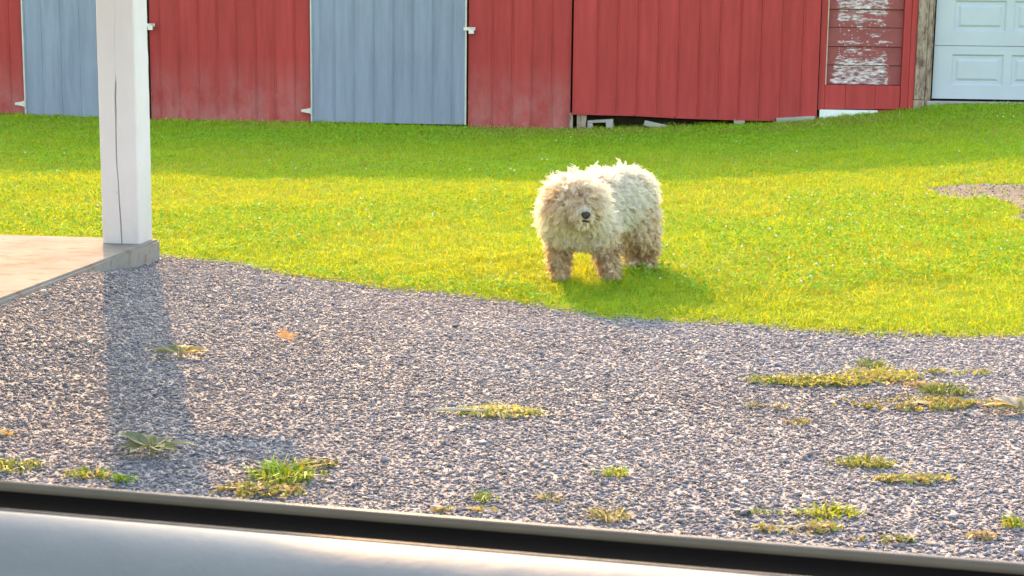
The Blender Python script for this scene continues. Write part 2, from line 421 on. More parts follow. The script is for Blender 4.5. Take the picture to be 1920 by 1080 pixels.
# old timber bay with a boarded window opening
bay = MB()
bay.box(4.80, 4.868, -.03, .05, .44, 2.6)
bay_o = bay.build('window_bay', M['red_clean'], barn)
for (a, c, z0, z1, y0) in [(4.87, 5.10, .452, .722, -.02), (5.102, 5.425, .455, .722, -.024), (5.427, 5.70, .458, .722, -.019), (5.705, 5.785, .46, 2.6, -.03), (5.787, 5.85, .465, 2.6, -.036)]:
    m = MB(); m.box(a, c, y0, .04, z0, z1); m.build('board', M['red_clean'], bay_o, bevel=.003)
m = MB(); m.box(4.869, 4.882, -.036, .0, .724, 2.6); m.build('edge_trim', simple('bare_edge_wood', (.5, .33, .25), .8, .2, 12), bay_o)
z = .73
for hgt in (.215, .205, .21, .2, .205, .21, .2, .205, .2):
    m = MB(); y = random.uniform(.018, .03)
    m.prism([(y, 0), (y + .012, hgt - .006), (y + .03, hgt - .006), (y + .03, 0)], lambda p: (4.884, p[0], z + p[1]), lambda p: (5.703, p[0], z + p[1]))
    m.build('window_board', M['peel'], bay_o, bevel=.002); z += hgt
m = MB(); m.box(4.82, 5.46, -.05, .03, .30, .445); m.build('foundation_strip', M['white_strip'], barn, bevel=.004)
m = MB(); m.box(5.46, 5.86, -.02, .03, .30, .448); m.build('foundation_strip', M['red_clean'], barn)
# weathered corner timbers
for (a, c, z0, z1, y0) in [(5.853, 5.962, .575, 2.6, -.06), (5.846, 5.965, .40, .571, -.052), (5.966, 6.012, .50, 2.6, -.045), (6.014, 6.034, .52, 2.6, -.02)]:
    m = MB(); m.box(a, c, y0, .06, z0, z1, .003); m.build('corner_board', M['old_wood'], barn, bevel=.004)

# garage door
gd = MB(); gd.box(6.05, 8.75, .07, .09, .575, 2.45); gd_o = gd.build('garage_door', M['garage'], barn)
tag(gd_o, 'white sectional garage door with raised panels')
def door_section(z0, z1):
    W0, W1 = 6.055, 8.745; xs_ = [W0]; pan = []
    for k in range(4):
        a = 6.255 + k * .645; xs_ += [a, a + .565]; pan.append((a, a + .565))
    xs_.append(W1); H = z1 - z0; zz = [z0, z0 + H * .262, z0 + H * .845, z1]
    m = MB(); y = .05
    for i in range(len(xs_) - 1):
        for j in range(3):
            x0, x1, a, c = xs_[i], xs_[i + 1], zz[j], zz[j + 1]
            if j == 1 and (x0, x1) in pan:
                rings = []
                for (ins, dy_) in [(0, 0), (.018, .016), (.05, .016), (.075, .003)]:
                    rings.append([(x0 + ins, y + dy_, a + ins), (x1 - ins, y + dy_, a + ins), (x1 - ins, y + dy_, c - ins), (x0 + ins, y + dy_, c - ins)])
                V = sum(rings, []); F = []
                for r_ in range(3):
                    F += [(r_ * 4 + q, r_ * 4 + (q + 1) % 4, r_ * 4 + 4 + (q + 1) % 4, r_ * 4 + 4 + q) for q in range(4)]
                m.add(V, F + [(12, 13, 14, 15)])
            else: m.add([(x0, y, a), (x1, y, a), (x1, y, c), (x0, y, c)], [(0, 1, 2, 3)])
    m.add([(W0, y, z1), (W1, y, z1), (W1, y + .018, z1 + .004), (W0, y + .018, z1 + .004)], [(0, 1, 2, 3)])
    m.add([(W0, y, z0), (W1, y, z0), (W1, y + .018, z0 - .002), (W0, y + .018, z0 - .002)], [(3, 2, 1, 0)])
    o = m.build('door_section', M['garage'], gd_o)
    bm = bmesh.new(); bm.from_mesh(o.data); bmesh.ops.remove_doubles(bm, verts=bm.verts, dist=.0005); bmesh.ops.recalc_face_normals(bm, faces=bm.faces); bm.to_mesh(o.data); bm.free()
    return o
for k in range(3): door_section(.585 + k * .59, .585 + (k + 1) * .59 - .008)
m = MB(); m.box(6.05, 8.75, .045, .085, .566, .583); m.build('bottom_seal', M['black_rubber'], gd_o)
m = MB(); m.box(6.036, 6.05, -.01, .09, .56, 2.5); m.build('jamb', M['black_rubber'], gd_o)
m = MB(); m.box(5.99, 8.85, -.07, .5, .36, .56); m.build('threshold', M['concrete'], barn, bevel=.01)
m = MB(); m.box(8.76, 11.5, 0, .1, .3, 2.6); m.build('wall_section', M['red_clean'], barn)
m = MB(); m.box(6.03, 8.76, .0, .08, 2.455, 2.62); m.build('door_header', M['old_wood'], barn)
m = MB(); m.box(4.80, 6.03, .045, .1, .46, 2.6); m.build('sheathing', M['dark_wood'], barn)

# body of the barn: back and end walls, roof with the eave that throws the shadow on the lawn
m = MB(); m.box(-9.2, 11.5, 6.9, 7.0, -.1, 2.9); m.build('back_wall', M['red_clean'], barn)
m = MB(); m.box(-9.3, -9.2, -.02, 7.0, -.1, 2.95); m.build('end_wall', M['red_clean'], barn)
m = MB(); m.box(11.5, 11.6, -.02, 7.0, -.1, 2.6); m.build('end_wall', M['red_clean'], barn)
m = MB(); m.box(-9.2, 11.5, .12, 6.9, 2.4, 2.44); m.build('loft_floor', M['dark_wood'], barn)
m = MB(); m.box(2.04, 4.8, .3, .4, .0, .5); m.build('crawl_space_wall', M['dark_wood'], barn)
EU = [-9.6, .6, 1.5, 2.6, 3.7, 5.4, 11.9]; EH = [3.06, 3.06, 2.98, 2.76, 2.60, 2.60, 2.64]
m = MB()
for a, c, ha, hc in zip(EU[:-1], EU[1:], EH[:-1], EH[1:]):
    prof = lambda h: [(-.25, h - .07), (-.25, h), (3.5, h + 1.05), (7.3, h), (7.3, h - .07), (3.5, h + .98)]
    A, Bp = prof(ha), prof(hc); n = 6
    m.add([(a, *p) for p in A] + [(c, *p) for p in Bp], [(0, 1, 2, 3, 4, 5), (11, 10, 9, 8, 7, 6)] + [(i, (i + 1) % n, n + (i + 1) % n, n + i) for i in range(n)])
m.build('roof', M['shingle'], barn)
m = MB()
for a, c, ha, hc in zip(EU[:-1], EU[1:], EH[:-1], EH[1:]):
    m.prism([(-.235, -.2), (-.215, -.2), (-.215, -.075), (-.235, -.075)], lambda p: (a, p[0], ha + p[1] + .003), lambda p: (c, p[0], hc + p[1] + .003))
m.build('fascia', M['trim_light'], barn)

# ---- what lies in the gap under the raised section (things of their own)
def bpt(u, n, z): return Vector((BO[0] + math.cos(BA) * u + math.sin(BA) * n, BO[1] - math.sin(BA) * u + math.cos(BA) * n, z))
m = MB(); m.box(-.052, .052, -.05, .05, -.1, .155, .003)
o = m.build('timber_stub', M['old_wood'], None, bevel=.004); o.location = bpt(2.15, -.02, .19); o.rotation_euler = (0, 0, -BA)
tag(o, 'short grey timber stub propping the raised red section at its left end', 'timber')
m = MB(); m.box(-.02, .02, -.04, .04, -.1, .17, .002)
o = m.build('timber_stake', M['old_wood'], None, bevel=.003); o.location = bpt(2.03, -.035, .19); o.rotation_euler = (0, 0, -BA)
tag(o, 'thin grey stake at the joint between the two red sections', 'stake')
# hollow concrete block seen at its cored end
m = MB()
for (a, c, z0, z1) in [(-.145, -.085, 0, .075), (.065, .145, 0, .075), (-.145, .145, .075, .105)]: m.box(a, c, -.1, .1, z0, z1, .003)
o = m.build('concrete_block', M['concrete'], None, bevel=.005); o.location = bpt(2.37, -.02, .185); o.rotation_euler = (0, R(-4), -BA)
tag(o, 'pale hollow concrete block with its core showing beside the timber stub', 'block')
m = MB(); m.box(-.13, .13, -.09, .09, 0, .06, .006)
o = m.build('concrete_block', M['concrete'], None, bevel=.006); o.location = bpt(2.98, -.02, .205); o.rotation_euler = (0, R(12), -BA)
tag(o, 'small tilted concrete slab half sunk in grass under the red section', 'block')
m = MB(); m.box(-.06, .06, -.08, .08, -.05, .075, .004)
o = m.build('concrete_block', M['concrete'], None, bevel=.005); o.location = bpt(3.93, -.0, .25); o.rotation_euler = (0, 0, -BA)
tag(o, 'small squarish concrete block midway under the red section', 'block')
m = MB(); m.box(-.215, .215, -.1, .12, -.1, .09, .004)
o = m.build('concrete_block', M['concrete'], None, bevel=.008); o.location = bpt(4.56, -.04, .27); o.rotation_euler = (0, R(-3.5), -BA)
tag(o, 'long concrete footing block under the right end of the red section', 'block')

# ------------------------------------------------------------------ porch post
porch = empty('porch', slab_pt(-.142, -.118, .12), -PA)
tag(porch, 'white painted square timber post with a long crack, standing on the slab corner', 'porch post')
def post_mesh():
    S = .105; zs = np.linspace(0, 2.62, 132); V = []; F = []; nv = 11
    for z in zs:
        # crack: its place across the front face and its width along the height
        cx = .004 - .014 * math.sin(z * 2.1 + .5) + .008 * (float(vnoise(z * 9, 0, 3)) - .5) + .01 * sstep(.55, .1, z)
        on = float(vnoise(z * 7.5, 3.3, 8)); wdt = .0003 + .0052 * max(0., min(1., (on - .42) * 4)) if z > .62 else .0028 + .0035 * float(vnoise(z * 6, 1, 9))
        if z > 2.0: wdt = .0012
        j = lambda k: .0012 * (float(vnoise(z * 14, k * 3.7, 4)) - .5) * 2
        c = .006
        V += [(-S + c, -S + j(1), z), (cx - wdt, -S + j(2), z), (cx, -S + min(.03, .004 + wdt * 6), z), (cx + wdt, -S + j(3), z), (S - c, -S + j(4), z), (S + j(5), -S + c, z),
              (S + j(6) * 2, S - c, z), (S - c, S, z), (-S + c, S, z), (-S, S - c, z), (-S + j(7), -S + c, z)]
    for i in range(len(zs) - 1):
        for k in range(nv): F.append((i * nv + k, i * nv + (k + 1) % nv, (i + 1) * nv + (k + 1) % nv, (i + 1) * nv + k))
    F.append(tuple(range(nv))[::-1]); F.append(tuple((len(zs) - 1) * nv + k for k in range(nv)))
    return V, F
mesh_obj('post', *post_mesh(), M['post'], porch)
m = MB(); m.box(.103, .46, -.06, .06, 1.93, 2.03); m.build('bracket_arm', M['post'], porch, bevel=.004)
m = MB(); m.box(-6.5, 1.1, -.1, .1, 2.623, 2.86); m.build('beam', M['post'], porch, bevel=.005)
m = MB(); m.prism([(.35, 2.863), (.35, 2.93), (-8.5, 3.9), (-8.5, 3.83)], lambda p: (-6.8, p[0], p[1]), lambda p: (1.25, p[0], p[1])); m.build('roof', M['shingle'], porch)

# ------------------------------------------------------------------ gravel stones
def visible(x, y, z=0, mx=.35, my=.25):
    dx_, dy_, dz_ = x - CAM[0], y - CAM[1], z - CAM[2]
    f_ = dy_ * fw.y + dz_ * fw.z; a = (dx_ * rt.x + dy_ * rt.y + dz_ * rt.z); b_ = dx_ * up.x + dy_ * up.y + dz_ * up.z
    return (np.abs(a) < .32 * f_ + mx) & (b_ > -.18 * f_ - my) & (f_ > .3)
def make_stones(n, smin, smax, reg, zf, keep, palette, seedz=0):
    x = rng.uniform(reg[0], reg[1], n); y = rng.uniform(reg[2], reg[3], n)
    k = keep(x, y); x, y = x[k], y[k]; n = len(x); z = zf(x, y)
    s = smin + (smax - smin) * rng.beta(1.3, 3.4, n)
    octa = np.array([(1, .1, -.1), (-1, -.1, .1), (.15, 1, .1), (-.1, -1, -.1), (.1, 0, 1), (0, .1, -1)], float) * .62
    Vl = octa[None] * (1 + rng.uniform(-.35, .25, (n, 6, 1))) + rng.uniform(-.24, .24, (n, 6, 3))
    Vl *= (s[:, None] * np.stack([rng.uniform(.8, 1.35, n), rng.uniform(.7, 1.1, n), rng.uniform(.26, .5, n)], 1))[:, None, :]
    # random turn about z, and a tilt
    def rot(V, ang, ax):
        c, s_ = np.cos(ang)[:, None], np.sin(ang)[:, None]; a, b_ = [(1, 2), (0, 2), (0, 1)][ax]
        W = V.copy(); W[:, :, a] = V[:, :, a] * c - V[:, :, b_] * s_; W[:, :, b_] = V[:, :, a] * s_ + V[:, :, b_] * c; return W
    Vl = rot(Vl, rng.normal(0, .22, n), 0); Vl = rot(Vl, rng.normal(0, .22, n), 1); Vl = rot(Vl, rng.uniform(0, 6.28, n), 2)
    Vl += np.stack([x, y, z + s * rng.uniform(.0, .35, n)], 1)[:, None, :]
    F = np.array([(0, 2, 4), (2, 1, 4), (1, 3, 4), (3, 0, 4), (2, 0, 5), (1, 2, 5), (3, 1, 5), (0, 3, 5)])
    Fa = (F[None] + (np.arange(n) * 6)[:, None, None]).reshape(-1, 3)
    c = palette[rng.integers(0, len(palette), n)] * rng.uniform(.75, 1.3, (n, 1))
    big = .93 + .55 * (fbm(x * 1.1, y * 1.1, 61) - .5)
    warm = (fbm(x * .8, y * .8, 71) - .5)[:, None] * np.array([[.22, .03, -.14]])
    c = np.clip(c * big[:, None] * (1 + warm), 0, .8)
    return Vl.reshape(-1, 3), Fa, np.repeat(c, 6, 0)
PAL = np.array([[1.20, 1.19, 1.22]]) * np.array([(.19, .182, .20), (.175, .17, .19), (.22, .21, .225), (.235, .218, .228), (.205, .188, .192), (.15, .147, .165), (.26, .24, .245), (.31, .29, .29), (.185, .18, .20)])
def gkeep(x, y):
    su, sn = slab_uv(x, y)
    return (y < edge_y(x) + .03 + .16 * rng.uniform(0, 1, len(x)) ** 4) & ~((su < .012) & (sn < .012)) & visible(x, y, 0, .2, .12)
V, F, c = make_stones(355000, .0065, .021, (-3.2, 3.2, 3.5, 9.1), gravel_z, gkeep, PAL)
st = np_mesh('gravel', V, F, M['stone'], c)
tag(st, 'loose grey crushed stone covering the driveway', 'gravel', kind='stuff')
n_st = len(F)
V, F, c = make_stones(2200, .02, .036, (-3.2, 3.2, 3.5, 9.1), gravel_z, gkeep, PAL * 1.05)
tag(np_mesh('coarse_gravel', V, F, M['stone'], c), 'scattered coarser stones among the driveway gravel', 'gravel', kind='stuff')
# stray crumbs on the dirt track
V, F, c = make_stones(3500, .008, .022, (2.8, 5.2, 9.7, 12.7), lambda x, y: terr(x, y) + .008, lambda x, y: (dirt_mask(x, y) > .0) & visible(x, y), PAL * np.array([[.62, .54, .48]]))
tag(np_mesh('track_gravel', V, F, M['stone'], c), 'stony crumbs on the bare dirt track at the right', 'gravel', kind='stuff')

# ------------------------------------------------------------------ lawn grass
def blades(x, y, z, h, wd, lean, colr, az=None):
    """two-segment blades, 5 verts, 3 triangles each"""
    n = len(x); a = rng.uniform(0, 6.283, n) if az is None else az
    d = np.stack([np.cos(a), np.sin(a), np.zeros(n)], 1); t = rng.uniform(0, 6.283, n); s = np.stack([np.cos(t), np.sin(t), np.zeros(n)], 1)
    p = np.stack([x, y, z], 1); up_ = np.array([[0, 0, 1.]])
    L = lean[:, None]
    m1 = p + d * (h * .5)[:, None] * L * .7 + up_ * (h * .55)[:, None]
    tp = p + d * (h)[:, None] * L * 1.5 + up_ * (h * (1 - .35 * lean))[:, None]
    hw = (wd * .5)[:, None]
    V = np.stack([p - s * hw * .8, p + s * hw * .8, m1 - s * hw, m1 + s * hw, tp], 1)
    F = np.array([(0, 1, 3), (0, 3, 2), (2, 3, 4)])
    Fa = (F[None] + (np.arange(n) * 5)[:, None, None]).reshape(-1, 3)
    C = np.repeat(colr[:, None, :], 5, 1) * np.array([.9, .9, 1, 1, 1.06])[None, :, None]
    return V.reshape(-1, 3), Fa, C.reshape(-1, 3)
def lawn_points(n, y0, y1):
    # even in the picture rather than on the ground: distance drawn so that far grass is sparser
    y = 1 / np.sqrt(rng.uniform(1 / y1 ** 2, 1 / y0 ** 2, n)) if False else np.exp(rng.uniform(math.log(y0), math.log(y1), n))
    x = rng.uniform(-1, 1, n) * (.335 * y + .5); return x, y
x, y = lawn_points(400000, 6.6, 19.4)
su, sn = slab_uv(x, y)
wallc = y < wall_y(x) - .02 + .12 * ((x > .68) & (x < 3.35))
ragged = rng.normal(0, .05, len(x)) - .16 * (rng.uniform(0, 1, len(x)) < .05)
k = (y > edge_y(x) + ragged) & ~((su < .03) & (sn < .03)) & wallc
dm = dirt_mask(x, y)
k &= (dm < -.03) | (rng.uniform(0, 1, len(x)) < .06)
x, y = x[k], y[k]; dm = dm[k]; n = len(x)
z = ground_z(x, y) - .004
patch = fbm(x * .7, y * .7, 81); fine = fbm(x * 3.3, y * 3.3, 91); clump = fbm(x * 9, y * 9, 95)
h = (.022 + .024 * patch + .02 * fine) * rng.uniform(.6, 1.25, n) * (.65 + .7 * clump)
h *= 1 - .45 * sstep(.35, .0, y - np.interp(x, EX, EY))
h *= 1 + .5 * sstep(.18, .0, wall_y(x) - y) * rng.uniform(0, 1, n)
wd = (.0035 + .00045 * (y - 7)) * rng.uniform(.7, 1.5, n)
lean = rng.beta(2, 1.8, n) * 1.45
g1 = np.array([.275, .49, .028]); g2 = np.array([.35, .50, .03]); g3 = np.array([.215, .46, .028]); dry = np.array([.38, .42, .10])
mixv = np.clip(rng.normal(.5, .25, n) + (patch - .5) * 1.2, 0, 1)[:, None]
cg = g3 * (1 - mixv) + g2 * mixv; cg = .5 * cg + .5 * g1
cg = cg * rng.uniform(.85, 1.15, (n, 1)) * (.85 + .3 * clump[:, None])
isdry = rng.uniform(0, 1, n) < .02 + .16 * sstep(.45, .7, fbm(x * .55 + 9, y * .9, 99)) + .25 * sstep(.25, 0., y - np.interp(x, EX, EY))
isdry |= (rng.uniform(0, 1, n) < .45) & (wall_y(x) - y < 1.1) & (fbm(x * .8, y * 1.5, 103) > .52)
cg[isdry] = dry * rng.uniform(.7, 1.2, (isdry.sum(), 1))
V, F, C = blades(x, y, z, h, wd, lean, cg)
tag(np_mesh('grass', V, F, M['blade'], C), 'short mown green lawn grass', 'grass', kind='stuff')
n_gr = len(F)
# clover leaves and clover heads
def discs(x, y, z, r, colr, tilt=.5):
    n = len(x); k = 5; a = np.arange(k) / k * 6.283
    t = rng.normal(0, tilt, (n, 2)); V = np.zeros((n, k, 3))
    V[:, :, 0] = x[:, None] + r[:, None] * np.cos(a); V[:, :, 1] = y[:, None] + r[:, None] * np.sin(a)
    V[:, :, 2] = z[:, None] + r[:, None] * (t[:, :1] * np.cos(a) + t[:, 1:] * np.sin(a))
    F = np.array([(0, 1, 2), (0, 2, 3), (0, 3, 4)]); Fa = (F[None] + (np.arange(n) * k)[:, None, None]).reshape(-1, 3)
    return V.reshape(-1, 3), Fa, np.repeat(colr, k, 0)
x, y = lawn_points(60000, 6.7, 17.5)
k = (fbm(x * .8 + 3, y * .8, 111) > .53) & (y > edge_y(x) + .05) & (y < wall_y(x) - .1) & (dirt_mask(x, y) < -.1); su, sn = slab_uv(x, y); k &= ~((su < .05) & (sn < .05))
x, y = x[k], y[k]; n = len(x)
V, F, C = discs(x, y, ground_z(x, y) + rng.uniform(.025, .06, n), rng.uniform(.006, .010, n), np.array([[.22, .42, .035]]) * rng.uniform(.75, 1.2, (n, 1)))
tag(np_mesh('clover', V, F, M['clover'], C), 'clover leaves growing through the lawn', 'clover', kind='stuff')
x, y = lawn_points(420, 6.9, 17)
k = (fbm(x * .8 + 3, y * .8, 111) > .5) & (y > edge_y(x) + .08) & (y < wall_y(x) - .3) & (dirt_mask(x, y) < -.1) & ((x > .0) | (rng.uniform(0, 1, len(x)) < .4)); su, sn = slab_uv(x, y); k &= ~((su < .05) & (sn < .05))
x, y = x[k], y[k]; n = len(x); z = ground_z(x, y)
o8 = np.array([(1, 0, 0), (-1, 0, 0), (0, 1, 0), (0, -1, 0), (0, 0, 1), (0, 0, -1)], float); f8 = np.array([(0, 2, 4), (2, 1, 4), (1, 3, 4), (3, 0, 4), (2, 0, 5), (1, 2, 5), (3, 1, 5), (0, 3, 5)])
V = (o8[None] * rng.uniform(.005, .009, (n, 1, 1)) + np.stack([x, y, z + rng.uniform(.05, .085, n)], 1)[:, None]).reshape(-1, 3)
F = (f8[None] + (np.arange(n) * 6)[:, None, None]).reshape(-1, 3)
tag(np_mesh('clover_flowers', V, F, M['stone'], np.full((len(V), 3), (.72, .70, .60))), 'small white clover heads dotted over the lawn', 'clover flowers', kind='stuff')

# ------------------------------------------------------------------ weeds on the gravel
GRN, YEL, OLV, DRY, GRY = (.16, .30, .03), (.33, .36, .06), (.17, .21, .07), (.40, .34, .19), (.24, .26, .17)
def colmix(cs, n):
    cs = np.array(cs); return cs[rng.integers(0, len(cs), n)] * rng.uniform(.7, 1.25, (n, 1))
def tuft(name, px, py, rx, ry, n, hh, cs, label, cat='weed', group=None, wdt=.004, flat_=.8):
    r = np.sqrt(rng.uniform(0, 1, n)); a = rng.uniform(0, 6.283, n)
    lx, ly = rx * r * np.cos(a), ry * r * np.sin(a)
    z0 = gravel_z(px + lx, py + ly) - float(gravel_z(px, py))
    st_ = rng.uniform(0, 1, n) < .12; lx[st_] *= 1.55; ly[st_] *= 1.55
    h = hh * .75 * rng.uniform(.35, 1.15, n) * (1.15 - .5 * r) * np.where(st_, .8, 1)
    az = np.arctan2(ly, lx) + rng.normal(0, .9, n)
    V, F, C = blades(lx, ly, z0, h, wdt * rng.uniform(.7, 1.5, n), np.clip(rng.normal(flat_, .3, n), .1, 1.5), colmix(cs, n), az)
    o = np_mesh(name, V, F, M['weed'], C); o.location = (px, py, float(gravel_z(px, py)) + .004)
    return tag(o, label, cat, group)
def mat_weed(name, px, py, rx, ry, n, cs, label, hh=.02, lr=(.004, .0085)):
    n = int(n * 1.35); r = np.sqrt(rng.uniform(0, 1, n)); a = rng.uniform(0, 6.283, n); r = r * np.where(rng.uniform(0, 1, n) < .15, 1.4, 1)
    lx, ly = rx * r * np.cos(a), ry * r * np.sin(a)
    keep = fbm((px + lx) * 16, (py + ly) * 16, 121) > .40; lx, ly, r = lx[keep], ly[keep], r[keep]; n = len(lx)
    z0 = gravel_z(px + lx, py + ly) - float(gravel_z(px, py))
    V, F, C = discs(lx, ly, z0 + .006 + hh * .6 * rng.uniform(.1, 1, n) * np.clip(1.1 - r, .1, 1), rng.uniform(lr[0], lr[1], n), colmix(cs, n), .6)
    k = n // 2
    V2, F2, C2 = blades(lx[:k], ly[:k], z0[:k], hh * rng.uniform(.4, 1.3, k), np.full(k, .003), rng.uniform(.3, 1.2, k), colmix(cs, k))
    # creeping runners that tie the leaves to the root
    q = max(5, n // 7); ii = rng.integers(0, n, q); ex, ey = lx[ii], ly[ii]; ln_ = np.hypot(ex, ey) + 1e-6; nx_, ny_ = -ey / ln_ * .0016, ex / ln_ * .0016
    V3 = np.zeros((q, 6, 3))
    for j_, t_j in enumerate((0, .5, 1.02)):
        bx_ = ex * t_j + nx_ * 4 * (t_j == .5); by_ = ey * t_j + ny_ * 4 * (t_j == .5)
        zz_ = gravel_z(px + bx_, py + by_) - float(gravel_z(px, py)) + .011
        V3[:, j_ * 2] = np.stack([bx_ - nx_, by_ - ny_, zz_], 1); V3[:, j_ * 2 + 1] = np.stack([bx_ + nx_, by_ + ny_, zz_], 1)
    F3 = (np.array([(0, 1, 3), (0, 3, 2), (2, 3, 5), (2, 5, 4)])[None] + (np.arange(q) * 6)[:, None, None]).reshape(-1, 3)
    C3 = np.repeat(colmix([OLV, DRY], q), 6, 0); V3 = V3.reshape(-1, 3); nb = len(V) + len(V2)
    o = np_mesh(name, np.concatenate([V, V2, V3]), np.concatenate([F, F2 + len(V), F3 + nb]), M['weed'], np.concatenate([C, C2, C3]))
    o.location = (px, py, float(gravel_z(px, py)) + .004); return tag(o, label, 'weed')
def leaf_mesh(L, Wd, curl, c):
    V = []; F = []; n = 9
    for i in range(n):
        t = i / (n - 1); hw = Wd * (math.sin(math.pi * t ** .75) ** .8 * .5 + .03) if t < .999 else .002
        zc = curl * math.sin(math.pi * t) * L
        for s_ in (-1, -.5, 0, .5, 1):
            V.append((L * t, s_ * hw, zc + abs(s_) * hw * .35 + .002 * math.sin(9 * t + 3 * s_)))
    for i in range(n - 1):
        for k in range(4): F.append((i * 5 + k, i * 5 + k + 1, i * 5 + 6 + k, i * 5 + 5 + k))
    me = bpy.data.meshes.new('leaf'); me.from_pydata(V, [], F); me.update()
    a = me.color_attributes.new('tint', 'FLOAT_COLOR', 'POINT')
    for i, v in enumerate(V): q = .85 + .3 * random.random(); a.data[i].color = (c[0] * q, c[1] * q, c[2] * q, 1)
    me.polygons.foreach_set('use_smooth', [True] * len(F)); me.materials.append(M['weed']); return me
def broadleaf(px, py, leaves, label):
    o = empty('broadleaf_weed', (px, py, float(gravel_z(px, py)) + .022)); tag(o, label, 'weed')
    for (ang, L, Wd, tilt, c) in leaves:
        l = link(bpy.data.objects.new('leaf', leaf_mesh(L * .9, Wd * .85, .05, c)), o); l.rotation_euler = (random.uniform(-.25, .25), R(-tilt * .4), R(ang)); l.location = (.01 * math.cos(R(ang)), .01 * math.sin(R(ang)), .004)
    m = MB(); m.tube([(0, 0, -.02), (.003, 0, .01), (0, .003, .028)], [.006, .007, .004], 6)
    st_ = m.build('stem', simple('weed_stem', (.25, .22, .1), .8), o)
    return o
broadleaf(-1.30, 6.16, [(180, .15, .055, 6, GRY), (200, .11, .05, 4, GRY), (160, .08, .05, 22, OLV), (95, .08, .05, 30, OLV), (10, .12, .05, 8, DRY), (-15, .1, .045, 5, (.45, .33, .1)), (30, .1, .04, 12, YEL), (60, .07, .04, 35, OLV)],
          'flat broadleaf weed lying across the post shadow, half of it dry yellow')
broadleaf(-1.09, 4.72, [(165, .13, .075, 35, (.16, .2, .12)), (200, .1, .06, 8, GRY), (120, .09, .055, 30, OLV), (-30, .1, .05, 5, OLV), (5, .15, .04, 4, (.30, .31, .22)), (-60, .09, .06, 12, OLV), (245, .1, .06, 8, GRY), (45, .09, .05, 25, GRY)],
          'dull green broadleaf weed in the post shadow nearest the car')
# fallen orange leaf
V = []; F = []
lob = [(0, .03), (.35, .055), (.6, .03), (.9, .06), (1.2, .034), (1.57, .075), (1.94, .034), (2.24, .06), (2.54, .03), (2.79, .055), (3.14, .03), (4.0, .035), (4.71, .02), (5.4, .035)]
V.append((0, 0, .012))
for t, r_ in lob: V.append((r_ * math.cos(t) * 1.0, r_ * math.sin(t) * .9, .006 + .35 * r_ * abs(math.cos(t * 1.5)) + random.uniform(0, .008)))
F = [(0, i + 1, (i + 1) % len(lob) + 1) for i in range(len(lob))]
lf = np_mesh('fallen_leaf', np.array(V), np.array(F), M['leaf_dry'], np.array([(.80, .36, .12)] * len(V)) * rng.uniform(.85, 1.2, (len(V), 1)))
lf.location = (-.93, 6.5, float(gravel_z(-.93, 6.5)) + .02); lf.scale = (.95, .95, .95); lf.rotation_euler = (.45, .12, .5); tag(lf, 'dry orange fallen leaf alone on the gravel', 'leaf')
# pale stone near slab
V, F, c = make_stones(1, .03, .031, (-.001, .001, -.001, .001), lambda x, y: x * 0 + .006, lambda x, y: x == x, np.array([(.55, .5, .48)]))
ps = np_mesh('pale_stone', V, F, M['stone'], c * 0 + .5); ps.location = (-2.1, 7.08, float(gravel_z(-2.1, 7.08)) + .008); tag(ps, 'single pale stone on the gravel by the slab edge', 'stone')

mat_weed('low_weed', -.04, 5.27, .145, .06, 230, [(.52, .52, .2), (.6, .57, .34), (.34, .40, .08)], 'pale yellow-green low weed with a bare stem, alone in the middle of the gravel', .04)
m = MB(); m.tube([(-.27, .0, .012), (-.2, -.004, .018), (-.12, .003, .012), (-.04, 0, .01)], [.004, .006, .006, .004], 5)
tw = m.build('twig', simple('pale_twig', (.5, .47, .36), .8), None); tw.location = (-.0, 5.25, float(gravel_z(-.1, 5.25)) + .006); tag(tw, 'pale twig at the left of the low weed in mid gravel', 'twig')
tuft('grass_tuft', -.655, 4.50, .085, .075, 190, .085, [GRN, (.22, .38, .04), YEL], 'large bright green grass tuft on gravel at the lower left, by the car', 'grass tuft', wdt=.007)
mat_weed('low_weed', -.70, 4.36, .13, .07, 190, [DRY, YEL, OLV], 'yellowing low weed at the foot of the large grass tuft', .025)
mat_weed('low_weed', -.57, 4.63, .07, .03, 60, [DRY, OLV], 'thin brownish weed behind the large grass tuft', .02)
tuft('grass_tuft', -1.45, 4.53, .07, .05, 90, .05, [GRN, YEL, YEL], 'small yellow-green grass tuft at the far left above the car sill', 'grass tuft', wdt=.006)
tuft('grass_tuft', -1.22, 4.48, .065, .04, 120, .04, [YEL, DRY, GRN], 'sparse yellowish grass tuft, second from the left above the car sill', 'grass tuft', wdt=.005)
tuft('grass_tuft', -1.10, 4.44, .03, .03, 40, .05, [GRN, (.2, .36, .04)], 'little bright grass tuft, third from the left above the car sill', 'grass tuft', wdt=.006)
tuft('grass_tuft', .30, 4.53, .05, .03, 60, .045, [(.24, .38, .05), YEL], 'small bright green tuft in mid gravel, right of centre', 'grass tuft', wdt=.006)
tuft('grass_tuft', -.074, 4.27, .025, .025, 50, .055, [OLV, GRN], 'small upright green tuft just above the car sill near the middle', 'grass tuft')
tuft('grass_tuft', .11, 4.28, .04, .025, 50, .035, [OLV, DRY], 'olive dry tuft just above the car sill, right of the upright one', 'grass tuft')
tuft('grass_tuft', .265, 4.14, .06, .045, 90, .055, [DRY, OLV, YEL], 'brown and yellow tuft touching the car sill right of the middle', 'grass tuft')
mat_weed('low_weed', -.12, 4.17, .09, .02, 60, [YEL, DRY], 'thin strip of yellow weed along the car sill near the middle', .015)
tuft('grass_tuft', .945, 5.82, .06, .05, 110, .05, [OLV, GRN], 'olive tuft at the left end of the long yellow weed row', 'grass tuft')
mat_weed('low_weed', 1.14, 5.83, .20, .08, 420, [YEL, (.45, .42, .08), OLV], 'long row of low yellow weed on the right of the gravel', .035)
